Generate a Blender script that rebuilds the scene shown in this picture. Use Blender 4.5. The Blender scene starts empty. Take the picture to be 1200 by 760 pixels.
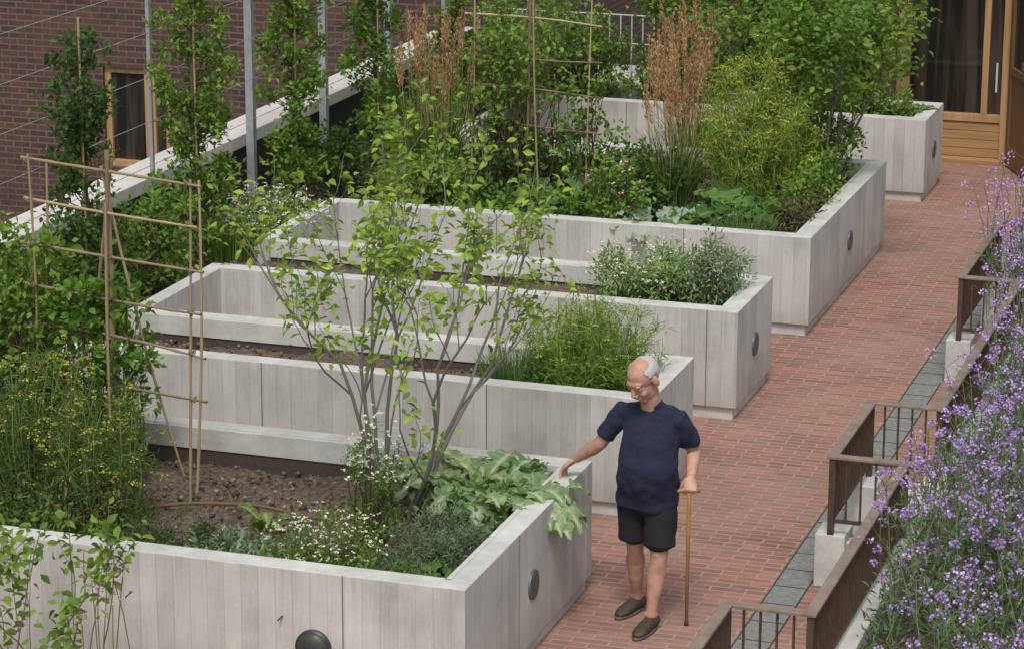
import bpy, bmesh, math
import numpy as np
from mathutils import Vector, Matrix
rng=np.random.default_rng(11)
SC=bpy.context.scene
def link(o): SC.collection.objects.link(o); return o
def A(*a): return np.array(a,float)
def norm(v): return v/(np.linalg.norm(v,axis=-1,keepdims=True)+1e-9)

# ------------------------------------------------------------ materials
def newmat(name):
    m=bpy.data.materials.new(name); m.use_nodes=True
    nt=m.node_tree; b=nt.nodes['Principled BSDF']; return m,nt,b
def N(nt,t,**k):
    n=nt.nodes.new(t)
    for a,b in k.items(): setattr(n,a,b)
    return n
def mth(nt,op,a,b=None,c=None):
    n=N(nt,'ShaderNodeMath',operation=op)
    for i,v in enumerate((a,b,c)):
        if v is None: continue
        if isinstance(v,(int,float)): n.inputs[i].default_value=v
        else: nt.links.new(v,n.inputs[i])
    return n.outputs[0]
def ramp(nt,fac,stops):
    n=N(nt,'ShaderNodeValToRGB'); cr=n.color_ramp
    while len(cr.elements)<len(stops): cr.elements.new(.5)
    for e,(p,c) in zip(cr.elements,stops): e.position=p; e.color=(*c,1)
    nt.links.new(fac,n.inputs[0]); return n.outputs[0]
def mixc(nt,fac,a,b,mode='MIX'):
    n=N(nt,'ShaderNodeMix',data_type='RGBA',blend_type=mode)
    for i,v in ((0,fac),(6,a),(7,b)):
        if isinstance(v,(int,float)): n.inputs[i].default_value=v
        elif isinstance(v,tuple): n.inputs[i].default_value=(*v,1)
        else: nt.links.new(v,n.inputs[i])
    return n.outputs[2]
def noise(nt,vec,scale,detail=4,rough=.55):
    n=N(nt,'ShaderNodeTexNoise'); n.inputs['Scale'].default_value=scale; n.inputs['Detail'].default_value=detail
    n.inputs['Roughness'].default_value=rough
    nt.links.new(vec,n.inputs['Vector']); return n.outputs[0]
def objco(nt): return N(nt,'ShaderNodeTexCoord').outputs['Object']
def bump(nt,b,h,strength=.3,dist=.01):
    n=N(nt,'ShaderNodeBump'); n.inputs['Strength'].default_value=strength; n.inputs['Distance'].default_value=dist
    nt.links.new(h,n.inputs['Height']); nt.links.new(n.outputs[0],b.inputs['Normal'])
def comb(nt,x,y,z):
    n=N(nt,'ShaderNodeCombineXYZ')
    for i,v in enumerate((x,y,z)):
        if isinstance(v,(int,float)): n.inputs[i].default_value=v
        else: nt.links.new(v,n.inputs[i])
    return n.outputs[0]

def simple(name,c,rough=.7,metal=0,nscale=30,var=.25,bs=.2,bd=.002,c2=None):
    m,nt,b=newmat(name); co=objco(nt); f=noise(nt,co,nscale,5)
    a=tuple(x*(1-var) for x in c); d=c2 or tuple(min(1,x*(1+var)) for x in c)
    nt.links.new(ramp(nt,f,[(.3,a),(.7,d)]),b.inputs['Base Color'])
    b.inputs['Roughness'].default_value=rough; b.inputs['Metallic'].default_value=metal
    bump(nt,b,f,bs,bd); return m
def attrmat(name,rough=.6,trans=.0,spec=.3):
    m,nt,b=newmat(name); a=N(nt,'ShaderNodeAttribute',attribute_name='Col')
    nt.links.new(a.outputs['Color'],b.inputs['Base Color']); b.inputs['Roughness'].default_value=rough
    b.inputs['Specular IOR Level'].default_value=spec
    if trans>0:
        t=N(nt,'ShaderNodeBsdfTranslucent'); mx=N(nt,'ShaderNodeMixShader'); mx.inputs[0].default_value=trans
        h=mixc(nt,1.0,a.outputs['Color'],(1.5,1.5,.7),'MULTIPLY')
        nt.links.new(h,t.inputs[0]); nt.links.new(b.outputs[0],mx.inputs[1]); nt.links.new(t.outputs[0],mx.inputs[2])
        nt.links.new(mx.outputs[0],nt.nodes['Material Output'].inputs[0])
    return m
M_leaf=attrmat('foliage',.55,.33,.35)
M_stem=attrmat('stem',.8,0,.2)
M_flower=attrmat('flower',.8,0,.1)

def board_concrete():
    m,nt,b=newmat('board_marked_concrete'); co=objco(nt)
    s=N(nt,'ShaderNodeSeparateXYZ'); nt.links.new(co,s.inputs[0]); x,y,z=s.outputs
    q=mth(nt,'ADD',x,y); w=.098
    qd=mth(nt,'DIVIDE',q,w); idx=mth(nt,'FLOOR',qd); fr=mth(nt,'FRACT',qd)
    wn=N(nt,'ShaderNodeTexWhiteNoise',noise_dimensions='1D'); nt.links.new(idx,wn.inputs['W'])
    grain=noise(nt,comb(nt,mth(nt,'MULTIPLY',q,85),mth(nt,'MULTIPLY',idx,7.3),mth(nt,'MULTIPLY',z,4.5)),1,5,.7)
    blot=noise(nt,co,2.3,6,.68); fine=noise(nt,co,120,3)
    v=mth(nt,'ADD',mth(nt,'MULTIPLY',wn.outputs[0],.12),mth(nt,'MULTIPLY',grain,.27))
    v=mth(nt,'ADD',v,mth(nt,'MULTIPLY',blot,.53)); v=mth(nt,'ADD',v,mth(nt,'MULTIPLY',fine,.18))
    col=ramp(nt,v,[(.38,(.345,.34,.315)),(.55,(.485,.48,.45)),(.72,(.60,.595,.56))])
    e=mth(nt,'MINIMUM',fr,mth(nt,'SUBTRACT',1,fr)); groove=mth(nt,'LESS_THAN',e,.022)
    col=mixc(nt,mth(nt,'MULTIPLY',groove,.32),col,(.24,.235,.22))
    fp=mth(nt,'FRACT',mth(nt,'DIVIDE',mth(nt,'ADD',q,.31),1.568)); joint=mth(nt,'LESS_THAN',fp,.0055)
    col=mixc(nt,mth(nt,'MULTIPLY',joint,.8),col,(.09,.09,.088))
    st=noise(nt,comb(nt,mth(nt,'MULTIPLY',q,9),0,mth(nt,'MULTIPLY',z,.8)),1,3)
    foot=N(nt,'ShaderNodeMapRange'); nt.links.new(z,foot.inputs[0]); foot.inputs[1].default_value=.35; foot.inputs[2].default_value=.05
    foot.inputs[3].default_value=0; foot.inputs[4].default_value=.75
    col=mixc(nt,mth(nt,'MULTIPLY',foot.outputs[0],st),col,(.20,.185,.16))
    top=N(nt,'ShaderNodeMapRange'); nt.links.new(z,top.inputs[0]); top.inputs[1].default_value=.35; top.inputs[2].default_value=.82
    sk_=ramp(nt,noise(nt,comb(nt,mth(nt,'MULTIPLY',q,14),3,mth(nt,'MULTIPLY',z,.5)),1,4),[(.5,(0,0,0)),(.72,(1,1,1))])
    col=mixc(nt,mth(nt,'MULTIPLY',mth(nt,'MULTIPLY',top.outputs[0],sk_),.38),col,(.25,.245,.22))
    nt.links.new(col,b.inputs['Base Color']); b.inputs['Roughness'].default_value=.9
    h=mth(nt,'ADD',mth(nt,'MULTIPLY',grain,.5),mth(nt,'MULTIPLY',wn.outputs[0],.5)); h=mth(nt,'SUBTRACT',h,mth(nt,'MULTIPLY',groove,.5))
    bump(nt,b,h,.6,.004); return m
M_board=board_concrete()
def cap_concrete(name,lo,hi):
    m,nt,b=newmat(name); co=objco(nt); a=noise(nt,co,3.5,6,.68); f=noise(nt,co,70,3)
    v=mth(nt,'ADD',mth(nt,'MULTIPLY',a,.8),mth(nt,'MULTIPLY',f,.2))
    nt.links.new(ramp(nt,v,[(.32,lo),(.66,hi)]),b.inputs['Base Color']); b.inputs['Roughness'].default_value=.85
    bump(nt,b,v,.3,.003); return m
M_cap=cap_concrete('smooth_concrete',(.38,.375,.35),(.63,.625,.595))
M_coping=cap_concrete('pale_stone_coping',(.52,.49,.45),(.70,.67,.63))
def brick(name,vert,c1,c2,mortar,bw,rh,ms,blotch,dark):
    m,nt,b=newmat(name); co=objco(nt); s=N(nt,'ShaderNodeSeparateXYZ'); nt.links.new(co,s.inputs[0]); x,y,z=s.outputs
    v=comb(nt,mth(nt,'ADD',x,y),z,0) if vert else comb(nt,x,y,0)
    t=N(nt,'ShaderNodeTexBrick'); nt.links.new(v,t.inputs['Vector']); t.inputs['Scale'].default_value=1
    t.inputs['Brick Width'].default_value=bw; t.inputs['Row Height'].default_value=rh; t.inputs['Mortar Size'].default_value=ms
    t.inputs['Mortar Smooth'].default_value=.1; t.inputs['Bias'].default_value=-.1
    t.inputs['Color1'].default_value=(*c1,1); t.inputs['Color2'].default_value=(*c2,1); t.inputs['Mortar'].default_value=(*mortar,1)
    row=mth(nt,'FLOOR',mth(nt,'DIVIDE',z if vert else y,rh)); xs=mth(nt,'ADD',x,y) if vert else x
    half=mth(nt,'MULTIPLY',mth(nt,'MODULO',mth(nt,'ABSOLUTE',row),2),.5)
    cell=comb(nt,mth(nt,'FLOOR',mth(nt,'SUBTRACT',mth(nt,'DIVIDE',xs,bw),half)),row,0)
    wn=N(nt,'ShaderNodeTexWhiteNoise',noise_dimensions='2D'); nt.links.new(cell,wn.inputs['Vector'])
    notm=mth(nt,'SUBTRACT',1,t.outputs['Fac'])
    col=mixc(nt,mth(nt,'MULTIPLY',mth(nt,'MULTIPLY',mth(nt,'POWER',wn.outputs[0],2.2),.8),notm),t.outputs['Color'],dark)
    bl=noise(nt,co,.8,6,.7); bl2=noise(nt,co,17,4)
    f=mth(nt,'MULTIPLY',ramp(nt,bl,[(.40,(0,0,0)),(.66,(1,1,1))]),.5)
    col=mixc(nt,f,col,blotch)
    bl3=noise(nt,co,2.4,5,.65); col=mixc(nt,mth(nt,'MULTIPLY',ramp(nt,bl3,[(.5,(0,0,0)),(.72,(1,1,1))]),.4),col,dark)
    f2=mth(nt,'MULTIPLY',bl2,.28); col=mixc(nt,f2,col,tuple(.5*q for q in c1))
    nt.links.new(col,b.inputs['Base Color']); b.inputs['Roughness'].default_value=.8
    h=mth(nt,'ADD',notm,mth(nt,'MULTIPLY',bl2,.3)); bump(nt,b,h,.6,.004); return m
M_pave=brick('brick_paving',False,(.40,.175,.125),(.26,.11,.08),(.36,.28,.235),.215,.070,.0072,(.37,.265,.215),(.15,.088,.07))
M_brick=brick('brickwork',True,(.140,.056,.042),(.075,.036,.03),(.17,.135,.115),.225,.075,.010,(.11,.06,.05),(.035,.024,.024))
def wood(name,lo,hi,axis=2,rough=.55):
    m,nt,b=newmat(name); co=objco(nt); mp=N(nt,'ShaderNodeMapping'); sc=[28,28,28]; sc[axis]=1.5
    mp.inputs['Scale'].default_value=sc; nt.links.new(co,mp.inputs[0]); f=noise(nt,mp.outputs[0],1,6,.6)
    nt.links.new(ramp(nt,f,[(.3,lo),(.7,hi)]),b.inputs['Base Color']); b.inputs['Roughness'].default_value=rough
    bump(nt,b,f,.2,.002); return m
M_oak=wood('oak_timber',(.36,.20,.09),(.52,.32,.15))
M_oakh=wood('oak_cladding',(.34,.19,.08),(.50,.30,.14),0)
M_dkwood=wood('dark_timber',(.13,.07,.035),(.22,.12,.06))
M_soil=simple('soil',(.08,.055,.04),.95,0,35,.55,.9,.02,(.19,.14,.105))
M_liner=simple('planter_liner',(.07,.055,.045),.8)
M_galv=simple('galvanised_steel',(.46,.48,.50),.45,.5,12,.15,.05)
M_bronze=simple('bronze_railing',(.10,.062,.042),.5,.3,20,.25,.1)
M_bronzetop=simple('handrail',(.27,.205,.16),.45,.2,9,.25,.1)
M_drain=simple('drain_grating',(.20,.205,.195),.85,0,25,.25,.3)
M_vent=simple('vent_cover',(.13,.135,.135),.5,.3,25,.15,.1)
M_dark=simple('dark_metal',(.045,.045,.047),.45,.2)
M_white=simple('white_render',(.62,.62,.60),.8,0,4,.08,.1)
M_street=simple('asphalt',(.05,.05,.052),.9)
M_curtain=simple('curtain',(.20,.17,.14),.9,0,6,.4)
m,nt,b=newmat('window_glass'); b.inputs['Base Color'].default_value=(.03,.035,.035,1); b.inputs['Roughness'].default_value=.08
mp_=N(nt,'ShaderNodeMapping'); mp_.inputs['Scale'].default_value=(9,9,.6); nt.links.new(objco(nt),mp_.inputs[0])
f=noise(nt,mp_.outputs[0],1,3); nt.links.new(ramp(nt,f,[(.4,(.015,.014,.012)),(.75,(.09,.07,.055))]),b.inputs['Base Color']); M_glass=m

# ------------------------------------------------------------ mesh helpers
def group(name,loc=(0,0,0),rz=0):
    e=bpy.data.objects.new(name,None); e.empty_display_size=.1; e.location=loc; e.rotation_euler=(0,0,rz); return link(e)
def build(name,chunks,mat,parent=None,smooth=False):
    Vs=[];Ls=[];St=[];Cs=[];vo=0;lo=0
    for V,F,C in chunks:
        V=V.reshape(-1,3); F=np.asarray(F); k=F.shape[1]
        Vs.append(V); Ls.append((F+vo).ravel()); St.append(lo+np.arange(len(F))*k); lo+=F.size; vo+=len(V)
        Cs.append(np.broadcast_to(C,V.shape) if C is not None else np.ones_like(V)*.5)
    V=np.concatenate(Vs);L=np.concatenate(Ls);S=np.concatenate(St);C=np.concatenate(Cs)
    me=bpy.data.meshes.new(name); me.vertices.add(len(V)); me.vertices.foreach_set('co',V.ravel().astype(np.float32))
    me.loops.add(len(L)); me.loops.foreach_set('vertex_index',L.astype(np.int32))
    me.polygons.add(len(S)); me.polygons.foreach_set('loop_start',S.astype(np.int32))
    me.update(calc_edges=True)
    at=me.color_attributes.new('Col','FLOAT_COLOR','POINT')
    at.data.foreach_set('color',np.c_[np.clip(C,0,1),np.ones(len(C))].ravel().astype(np.float32))
    if smooth: me.polygons.foreach_set('use_smooth',np.ones(len(S),bool))
    me.materials.append(mat); o=link(bpy.data.objects.new(name,me)); o.parent=parent; return o
def boxes(name,lst,mats,parent=None,bevel=0,topmat=None):
    me=bpy.data.meshes.new(name); V=[];F=[];MI=[]
    for b in lst:
        x0,x1,y0,y1,z0,z1=b[:6]; mi=b[6] if len(b)>6 else 0; n=len(V)
        V+=[(x0,y0,z0),(x1,y0,z0),(x1,y1,z0),(x0,y1,z0),(x0,y0,z1),(x1,y0,z1),(x1,y1,z1),(x0,y1,z1)]
        for f in ((0,3,2,1),(4,5,6,7),(0,1,5,4),(1,2,6,5),(2,3,7,6),(3,0,4,7)):
            F.append(tuple(n+i for i in f)); MI.append(topmat if (topmat is not None and f==(4,5,6,7) and mi==0) else mi)
    me.from_pydata(V,[],F)
    for m in mats: me.materials.append(m)
    for p,i in zip(me.polygons,MI): p.material_index=i
    o=link(bpy.data.objects.new(name,me)); o.parent=parent
    if bevel:
        md=o.modifiers.new('bevel','BEVEL'); md.width=bevel; md.segments=2; md.limit_method='ANGLE'
    return o
def tubes(P,R,k=5,col=(.1,.1,.1)):
    P=np.asarray(P,float); R=np.broadcast_to(np.asarray(R,float),P.shape[:2]); n,S=P.shape[:2]
    T=norm(np.gradient(P,axis=1)); mt=norm(P[:,-1]-P[:,0])
    ref=np.where(np.abs(mt[:,2:3])>.7,A(1,.1,0),A(0,.1,1))[:,None,:]
    s=norm(np.cross(T,ref)); u=np.cross(s,T); a=np.arange(k)*2*np.pi/k
    V=P[:,:,None]+R[:,:,None,None]*(np.cos(a)[None,None,:,None]*s[:,:,None]+np.sin(a)[None,None,:,None]*u[:,:,None])
    i=np.arange(n)[:,None,None]*S*k; j=np.arange(S-1)[None,:,None]*k; q=np.arange(k)[None,None,:]; q2=(q+1)%k
    F=np.stack([i+j+q,i+j+q2,i+j+k+q2,i+j+k+q],-1).reshape(-1,4)
    C=np.broadcast_to(np.asarray(col,float).reshape(-1,1,1,3) if np.ndim(col)==2 else np.asarray(col,float),(n,S,k,3)).reshape(-1,3)
    return (V.reshape(-1,3),F,C)
def ribbons(P,W,col,side=None):
    n,S=P.shape[:2]; W=np.broadcast_to(W,(n,S)); T=norm(np.gradient(P,axis=1))
    if side is None: side=rng.normal(size=(n,3))
    s=norm(np.cross(T,side[:,None,:])); V=np.stack([P-s*W[...,None]/2,P+s*W[...,None]/2],2)
    i=np.arange(n)[:,None]*S*2; j=np.arange(S-1)[None,:]*2
    F=np.stack([i+j,i+j+1,i+j+3,i+j+2],-1).reshape(-1,4)
    C=np.broadcast_to(np.asarray(col).reshape(-1,1,1,3),(n,S,2,3)).reshape(-1,3) if np.ndim(col)==2 else np.broadcast_to(col,(n*S*2,3))
    return (V.reshape(-1,3),F,C)
LT=A([0,0,0],[.36,.3,.07],[.42,.55,.09],[0,1,-.12],[-.42,.55,.09],[-.36,.3,.07],[0,.45,-.02]).reshape(-1,3)
LF3=np.array([[0,1,6],[1,2,6],[2,3,6],[3,4,6],[4,5,6],[5,0,6]])
QT=A([0,0,0],[.5,.5,.1],[0,1,-.08],[-.5,.5,.1]).reshape(-1,3); QF=np.array([[0,1,2],[0,2,3]])
OT=A([1,0,0],[0,1,0],[-1,0,0],[0,-1,0],[0,0,1],[0,0,-1]).reshape(-1,3)
OF=np.array([[0,1,4],[1,2,4],[2,3,4],[3,0,4],[1,0,5],[2,1,5],[3,2,5],[0,3,5]])
def inst(T,F,pos,d,nr,L,W,col):
    n=len(pos); d=norm(d); s=norm(np.cross(d,nr)); u=np.cross(s,d)
    L=np.broadcast_to(L,n)[:,None,None]; W=np.broadcast_to(W,n)[:,None,None]
    V=pos[:,None]+T[None,:,0:1]*s[:,None]*W+T[None,:,1:2]*d[:,None]*L+T[None,:,2:3]*u[:,None]*L
    Fa=(np.arange(n)[:,None,None]*len(T)+F[None]).reshape(-1,F.shape[1])
    C=np.repeat(np.broadcast_to(col,(n,3)),len(T),0); return (V.reshape(-1,3),Fa,C)
def cols(c1,c2,n,var=.22,t=None):
    t=rng.random(n) if t is None else t
    c=A(*c1)[None]*(1-t[:,None])+A(*c2)[None]*t[:,None]
    return c*np.clip(1+var*rng.normal(size=(n,1)),.45,1.7)
G_MID=(.085,.17,.03);G_LT=(.22,.34,.06);G_DK=(.035,.08,.022);G_GREY=(.18,.25,.16);G_YEL=(.36,.42,.07);G_BR=(.16,.30,.04)
def leafball(cent,rad,n,L,W,c1,c2,upb=.35,big=True):
    K=len(cent); idx=np.repeat(np.arange(K),n); off=rng.normal(size=(K*n,3)); off=norm(off)*(rng.random((K*n,1))**.5)
    pos=cent[idx]+off*np.broadcast_to(rad,K)[idx][:,None]
    d=norm(off*.7+rng.normal(size=off.shape)*.55+A(0,0,upb)*.6); nr=rng.normal(size=off.shape)*.55+A(0,0,1)
    t=np.clip(rng.random(K)[idx]*.75+rng.random(K*n)*.35,0,1); c=cols(c1,c2,K*n,.18,t)
    s=rng.uniform(.6,1.25,K*n)
    return inst(LT if big else QT,LF3 if big else QF,pos,d,nr,L*s,W*s,c)
def stempaths(base,tip,S=5,bend=.06):
    n=len(base); t=np.linspace(0,1,S)[None,:,None]; P=base[:,None]*(1-t)+tip[:,None]*t
    b=rng.normal(size=(n,1,3))*bend*np.linalg.norm(tip-base,axis=1)[:,None,None]
    return P+b*np.sin(np.pi*t)
def ellip(n,c,e,lowcut=-1):
    v=norm(rng.normal(size=(n,3)))*(rng.random((n,1))**.38); v[:,2]=np.where(v[:,2]<lowcut,-v[:,2],v[:,2]); return A(*c)+v*A(*e)
def umbel(p,R,k,s,c1,c2,dome=.35):
    n=len(p); idx=np.repeat(np.arange(n),k); a=rng.random(n*k)*6.283; rr=np.sqrt(rng.random(n*k))*R*(np.repeat(rng.uniform(.6,1.2,n),k))
    pos=p[idx]+np.c_[np.cos(a)*rr,np.sin(a)*rr,dome*(R-rr)+rng.normal(size=n*k)*R*.12]
    d=rng.normal(size=(n*k,3)); d[:,2]*=.35; nr=rng.normal(size=(n*k,3))*.4+A(0,0,1)
    return inst(QT,QF,pos,d,nr,s*rng.uniform(.7,1.3,n*k),s,cols(c1,c2,n*k,.15))
def shrub(name,c,e,K=60,n=30,L=.05,W=.03,c1=G_MID,c2=G_LT,r=.09,big=True,stemcol=(.09,.07,.04),soil=.55,flowers=None):
    g=group(name); cen=ellip(K,c,e)
    cen[:,2]=np.maximum(cen[:,2],soil+.02)
    build('leaves',[leafball(cen,r*rng.uniform(.6,1.3,K),n,L,W,c1,c2,big=big)],M_leaf,g)
    b=np.c_[c[0]+rng.normal(size=K)*e[0]*.3,c[1]+rng.normal(size=K)*e[1]*.3,np.full(K,soil-.03)]
    build('stems',[tubes(stempaths(b,cen),np.linspace(.006,.002,5)[None],4,stemcol)],M_stem,g)
    if flowers:
        nf,fs,fc,fc2=flowers; p=ellip(nf,c,(e[0]*1.15,e[1]*1.15,e[2]*1.1),0); p[:,2]+=rng.random(nf)*.06
        build('flowers',[umbel(p,fs*.7,7,fs*.6,fc,fc2)],M_flower,g)
    return g
def fennel(name,c,rad,h,nst=50,c1=(.12,.21,.035),c2=(.25,.35,.06),nu=80,flw=(.50,.48,.07),soil=.55,thread=90):
    g=group(name); a=rng.random(nst)*6.283; r=np.sqrt(rng.random(nst))
    b=np.c_[c[0]+np.cos(a)*r*rad[0]*.5,c[1]+np.sin(a)*r*rad[1]*.5,np.full(nst,soil-.03)]
    hh=h*rng.uniform(.45,1.,nst)*(1-.35*r**2)
    tip=np.c_[c[0]+np.cos(a)*r*rad[0],c[1]+np.sin(a)*r*rad[1],soil+hh]
    P=stempaths(b,tip,7,.07); build('stems',[tubes(P,np.linspace(.006,.0025,7)[None],4,(.16,.24,.06))],M_stem,g)
    si=np.repeat(np.arange(nst),6); t=rng.integers(1,7,nst*6); cen=P[si,t]
    K=len(cen); idx=np.repeat(np.arange(K),thread//6); off=norm(rng.normal(size=(len(idx),3)))
    p0=cen[idx]+off*rng.uniform(.0,.08,(len(idx),1)); dr=norm(off+rng.normal(size=off.shape)*.6+A(0,0,.5)); ln=rng.uniform(.03,.08,(len(idx),1))
    tt=np.linspace(0,1,3)[None,:,None]; PP=p0[:,None]+dr[:,None]*ln[:,None]*tt-A(0,0,1)*(tt**2)*.012
    ct=np.clip(rng.random(K)[idx]*.7+rng.random(len(idx))*.35,0,1)
    build('feathery_leaves',[ribbons(PP,A(.0035,.005,.002)[None],cols(c1,c2,len(idx),.2,ct))],M_leaf,g)
    if nu:
        k=rng.integers(0,nst,nu); p=P[k,-1]+rng.normal(size=(nu,3))*.06*A(1,1,.8)
        build('flower_umbels',[umbel(p,.034,14,.012,flw,tuple(x*.6 for x in flw))],M_flower,g)
    return g
def grass(name,c,rad,h,n=300,w=.008,c1=G_MID,c2=G_LT,lean=.35,soil=.55,plume=0,pc=((.55,.34,.17),(.40,.23,.12)),ph=.32):
    g=group(name); a=rng.random(n)*6.283; r=np.sqrt(rng.random(n))
    b=np.c_[c[0]+np.cos(a)*r*rad,c[1]+np.sin(a)*r*rad,np.full(n,soil-.02)]
    d=np.c_[np.cos(a+rng.normal(size=n)*.7),np.sin(a+rng.normal(size=n)*.7),np.zeros(n)]
    t=np.linspace(0,1,6)[None,:,None]; H=h*rng.uniform(.5,1,(n,1,1)); le=lean*rng.uniform(.2,1,(n,1,1))*H
    P=b[:,None]+A(0,0,1)*H*(t-.28*t**3*(le/H/.4))+d[:,None]*le*t**2
    build('blades',[ribbons(P,(w*A(.8,1,1,.8,.5,.12))[None],cols(c1,c2,n,.2))],M_leaf,g)
    if plume:
        a=rng.random(plume)*6.283; r=np.sqrt(rng.random(plume))*rad
        b=np.c_[c[0]+np.cos(a)*r,c[1]+np.sin(a)*r,np.full(plume,soil)]; H=h*rng.uniform(1.05,1.55,plume)
        tip=b+np.c_[np.cos(a)*.16*H*rng.random(plume),np.sin(a)*.16*H*rng.random(plume),H]
        P=stempaths(b,tip,7,.03); build('flower_stems',[tubes(P,.0022,3,(.38,.30,.14))],M_stem,g)
        m=80; idx=np.repeat(np.arange(plume),m); f=rng.random(plume*m); base=P[idx,-1]; dn=norm(P[idx,-2]-P[idx,-1])
        prof=.028*np.sin(np.pi*np.clip(f*.9+.08,0,1))**.7
        pos=base+dn*f[:,None]*ph+rng.normal(size=(plume*m,3))*prof[:,None]*.5
        dd=-dn+rng.normal(size=(plume*m,3))*.35
        build('plumes',[inst(QT,QF,pos,dd,rng.normal(size=(plume*m,3)),.038,.008,cols(pc[0],pc[1],plume*m,.2))],M_flower,g)
    return g
def bigleaf_chunk(p,d,L,W,droop,c1,c2,lobes=5,lift=.5,rib=(.35,.38,.25),jag=.22):
    nu,nv=25,7; t=np.linspace(0,1,nu)[:,None]; s=np.linspace(-1,1,nv)[None,:]
    d=norm(A(*d)); side=norm(np.cross(d,A(0,0,1))); up=A(0,0,1); ph=rng.random()*3
    w=W*np.sin(np.pi*np.clip(t*.93+.05,0,1))**.8*(1-jag+jag*2*np.abs(np.sin(t*lobes*3.1416+ph)))*.5
    edge=1+.12*np.sin(t*57+ph)*np.abs(s)
    x=s*w*edge; zz=lift*L*(t-droop*t**2)+.22*np.abs(s)*w+.05*L*np.sin(t*23+s*4+ph)*np.abs(s)
    V=A(*p)+d*(t*L*(1-.15*droop*t)-.25*np.abs(s)*w)[...,None]+side*(x+.05*L*np.sin(t*3+ph))[...,None]+up*zz[...,None]
    idx=np.arange(nu*nv).reshape(nu,nv); F=np.stack([idx[:-1,:-1],idx[1:,:-1],idx[1:,1:],idx[:-1,1:]],-1).reshape(-1,4)
    k=rng.random(); c=A(*c1)*(1-k)+A(*c2)*k; C=np.broadcast_to(c,(nu,nv,3)).copy(); C*=rng.uniform(.85,1.15,(nu,nv,1)); C[:,nv//2]=rib
    C[::4,1:-1]=C[::4,1:-1]*.6+A(*rib)*.4
    return (V.reshape(-1,3),F,C.reshape(-1,3))
def bigleaf_plant(name,c,n,L,W,c1,c2,rad=.05,lobes=5,soil=.55,rib=(.35,.38,.25),lift=(.3,1.),droop=(.5,1.),jag=.22,arc=(0,6.283)):
    g=group(name); ch=[]; st=[]
    for i in range(n):
        a=rng.uniform(*arc); l=L*rng.uniform(.6,1.2); p=A(c[0]+math.cos(a)*rad*rng.random(),c[1]+math.sin(a)*rad*rng.random(),soil)
        hz=rng.uniform(.05,.5)*L; q=p+A(math.cos(a)*.15*L,math.sin(a)*.15*L,hz); st.append(np.stack([p+(q-p)*t for t in (0,.33,.66,1)]))
        ch.append(bigleaf_chunk(q,(math.cos(a),math.sin(a),0),l,W*rng.uniform(.7,1.2),rng.uniform(*droop),c1,c2,lobes,rng.uniform(*lift),rib,jag))
    build('leaves',ch,M_leaf,g,True); build('stalks',[tubes(np.stack(st),.008,6,rib)],M_stem,g,True); return g

def grow(p,d,L,r,depth,out,tips,up=.25,wob=.18,split=(2,3),ratio=.72,spread=.55):
    S=6; P=[p.copy()]; dd=d.copy()
    for i in range(S-1):
        dd=norm(dd+rng.normal(size=3)*wob*.5+A(0,0,1)*up*.15); P.append(P[-1]+dd*L/(S-1))
    P=np.array(P); r1=r*.62; out.append((P,np.linspace(r,r1,S)))
    if depth==0: tips.append(P[2:]); return
    if depth<=1: tips.append(P[3:])
    n=rng.integers(split[0],split[1]+1)
    for k in range(n):
        i=S-1 if k==0 else rng.integers(2,S)
        nd=norm(dd*(1-(.2 if k==0 else .0))+norm(rng.normal(size=3))*(spread*.6 if k==0 else spread)+A(0,0,1)*up*.4)
        grow(P[i],nd,L*ratio*rng.uniform(.75,1.15),(r1 if k==0 else r1*.75),depth-1,out,tips,up,wob,split,ratio,spread)
def tree_obj(name,out,tips,nleaf,L,W,c1,c2,bark,tr=.05,k=6,droop=-.1):
    g=group(name); P=np.stack([o[0] for o in out]); R=np.stack([o[1] for o in out])
    build('trunk_and_branches',[tubes(P,R,k,bark)],M_stem,g,True)
    T=np.concatenate(tips); idx=rng.integers(0,len(T),nleaf); pos=T[idx]+rng.normal(size=(nleaf,3))*tr
    d=rng.normal(size=(nleaf,3)); d[:,2]=d[:,2]*.5+droop; nr=rng.normal(size=(nleaf,3))*.6+A(0,0,1); s=rng.uniform(.6,1.25,nleaf)
    tt=np.clip((idx/len(T)*7)%1*.5+rng.random(nleaf)*.6,0,1)
    build('leaves',[inst(LT,LF3,pos,d,nr,L*s,W*s,cols(c1,c2,nleaf,.18,tt))],M_leaf,g); return g
def column_tree(name,x,y,h,rad=.22,K=150,n=26,c1=G_MID,c2=G_LT,z0=.9,soil=.55):
    g=group(name); t=np.linspace(0,1,8)[None,:,None]; P=A(x,y,soil)+A(0,0,h)*t+rng.normal(size=(1,8,3))*A(.012,.012,0)
    zz=rng.uniform(z0,soil+h*1.02,K); a=rng.random(K)*6.283; lump=1+.45*np.sin(zz*5+x*9)*np.sin(zz*11+y)
    rr=rad*np.sqrt(rng.random(K))*lump*np.clip((soil+h*1.08-zz)/.5,.25,1)
    cen=np.c_[x+np.cos(a)*rr,y+np.sin(a)*rr,zz]; b=np.c_[np.full(K,x),np.full(K,y),np.maximum(zz-.12,soil)]
    build('trunk_and_twigs',[tubes(P,np.linspace(.02,.008,8)[None],7,(.11,.09,.07)),tubes(stempaths(b,cen,4,.08),.004,4,(.12,.09,.06))],M_stem,g)
    build('leaves',[leafball(cen,.075*rng.uniform(.5,1.5,K),n,.055,.034,c1,c2)],M_leaf,g)
    cane=np.array([[A(x+.03,y-.03,soil)+A(0,0,h*1.05)*q for q in np.linspace(0,1,12)]])
    build('support_cane',[tubes(cane,.009,7,(.4,.29,.16))],M_stem,g); return g
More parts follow.
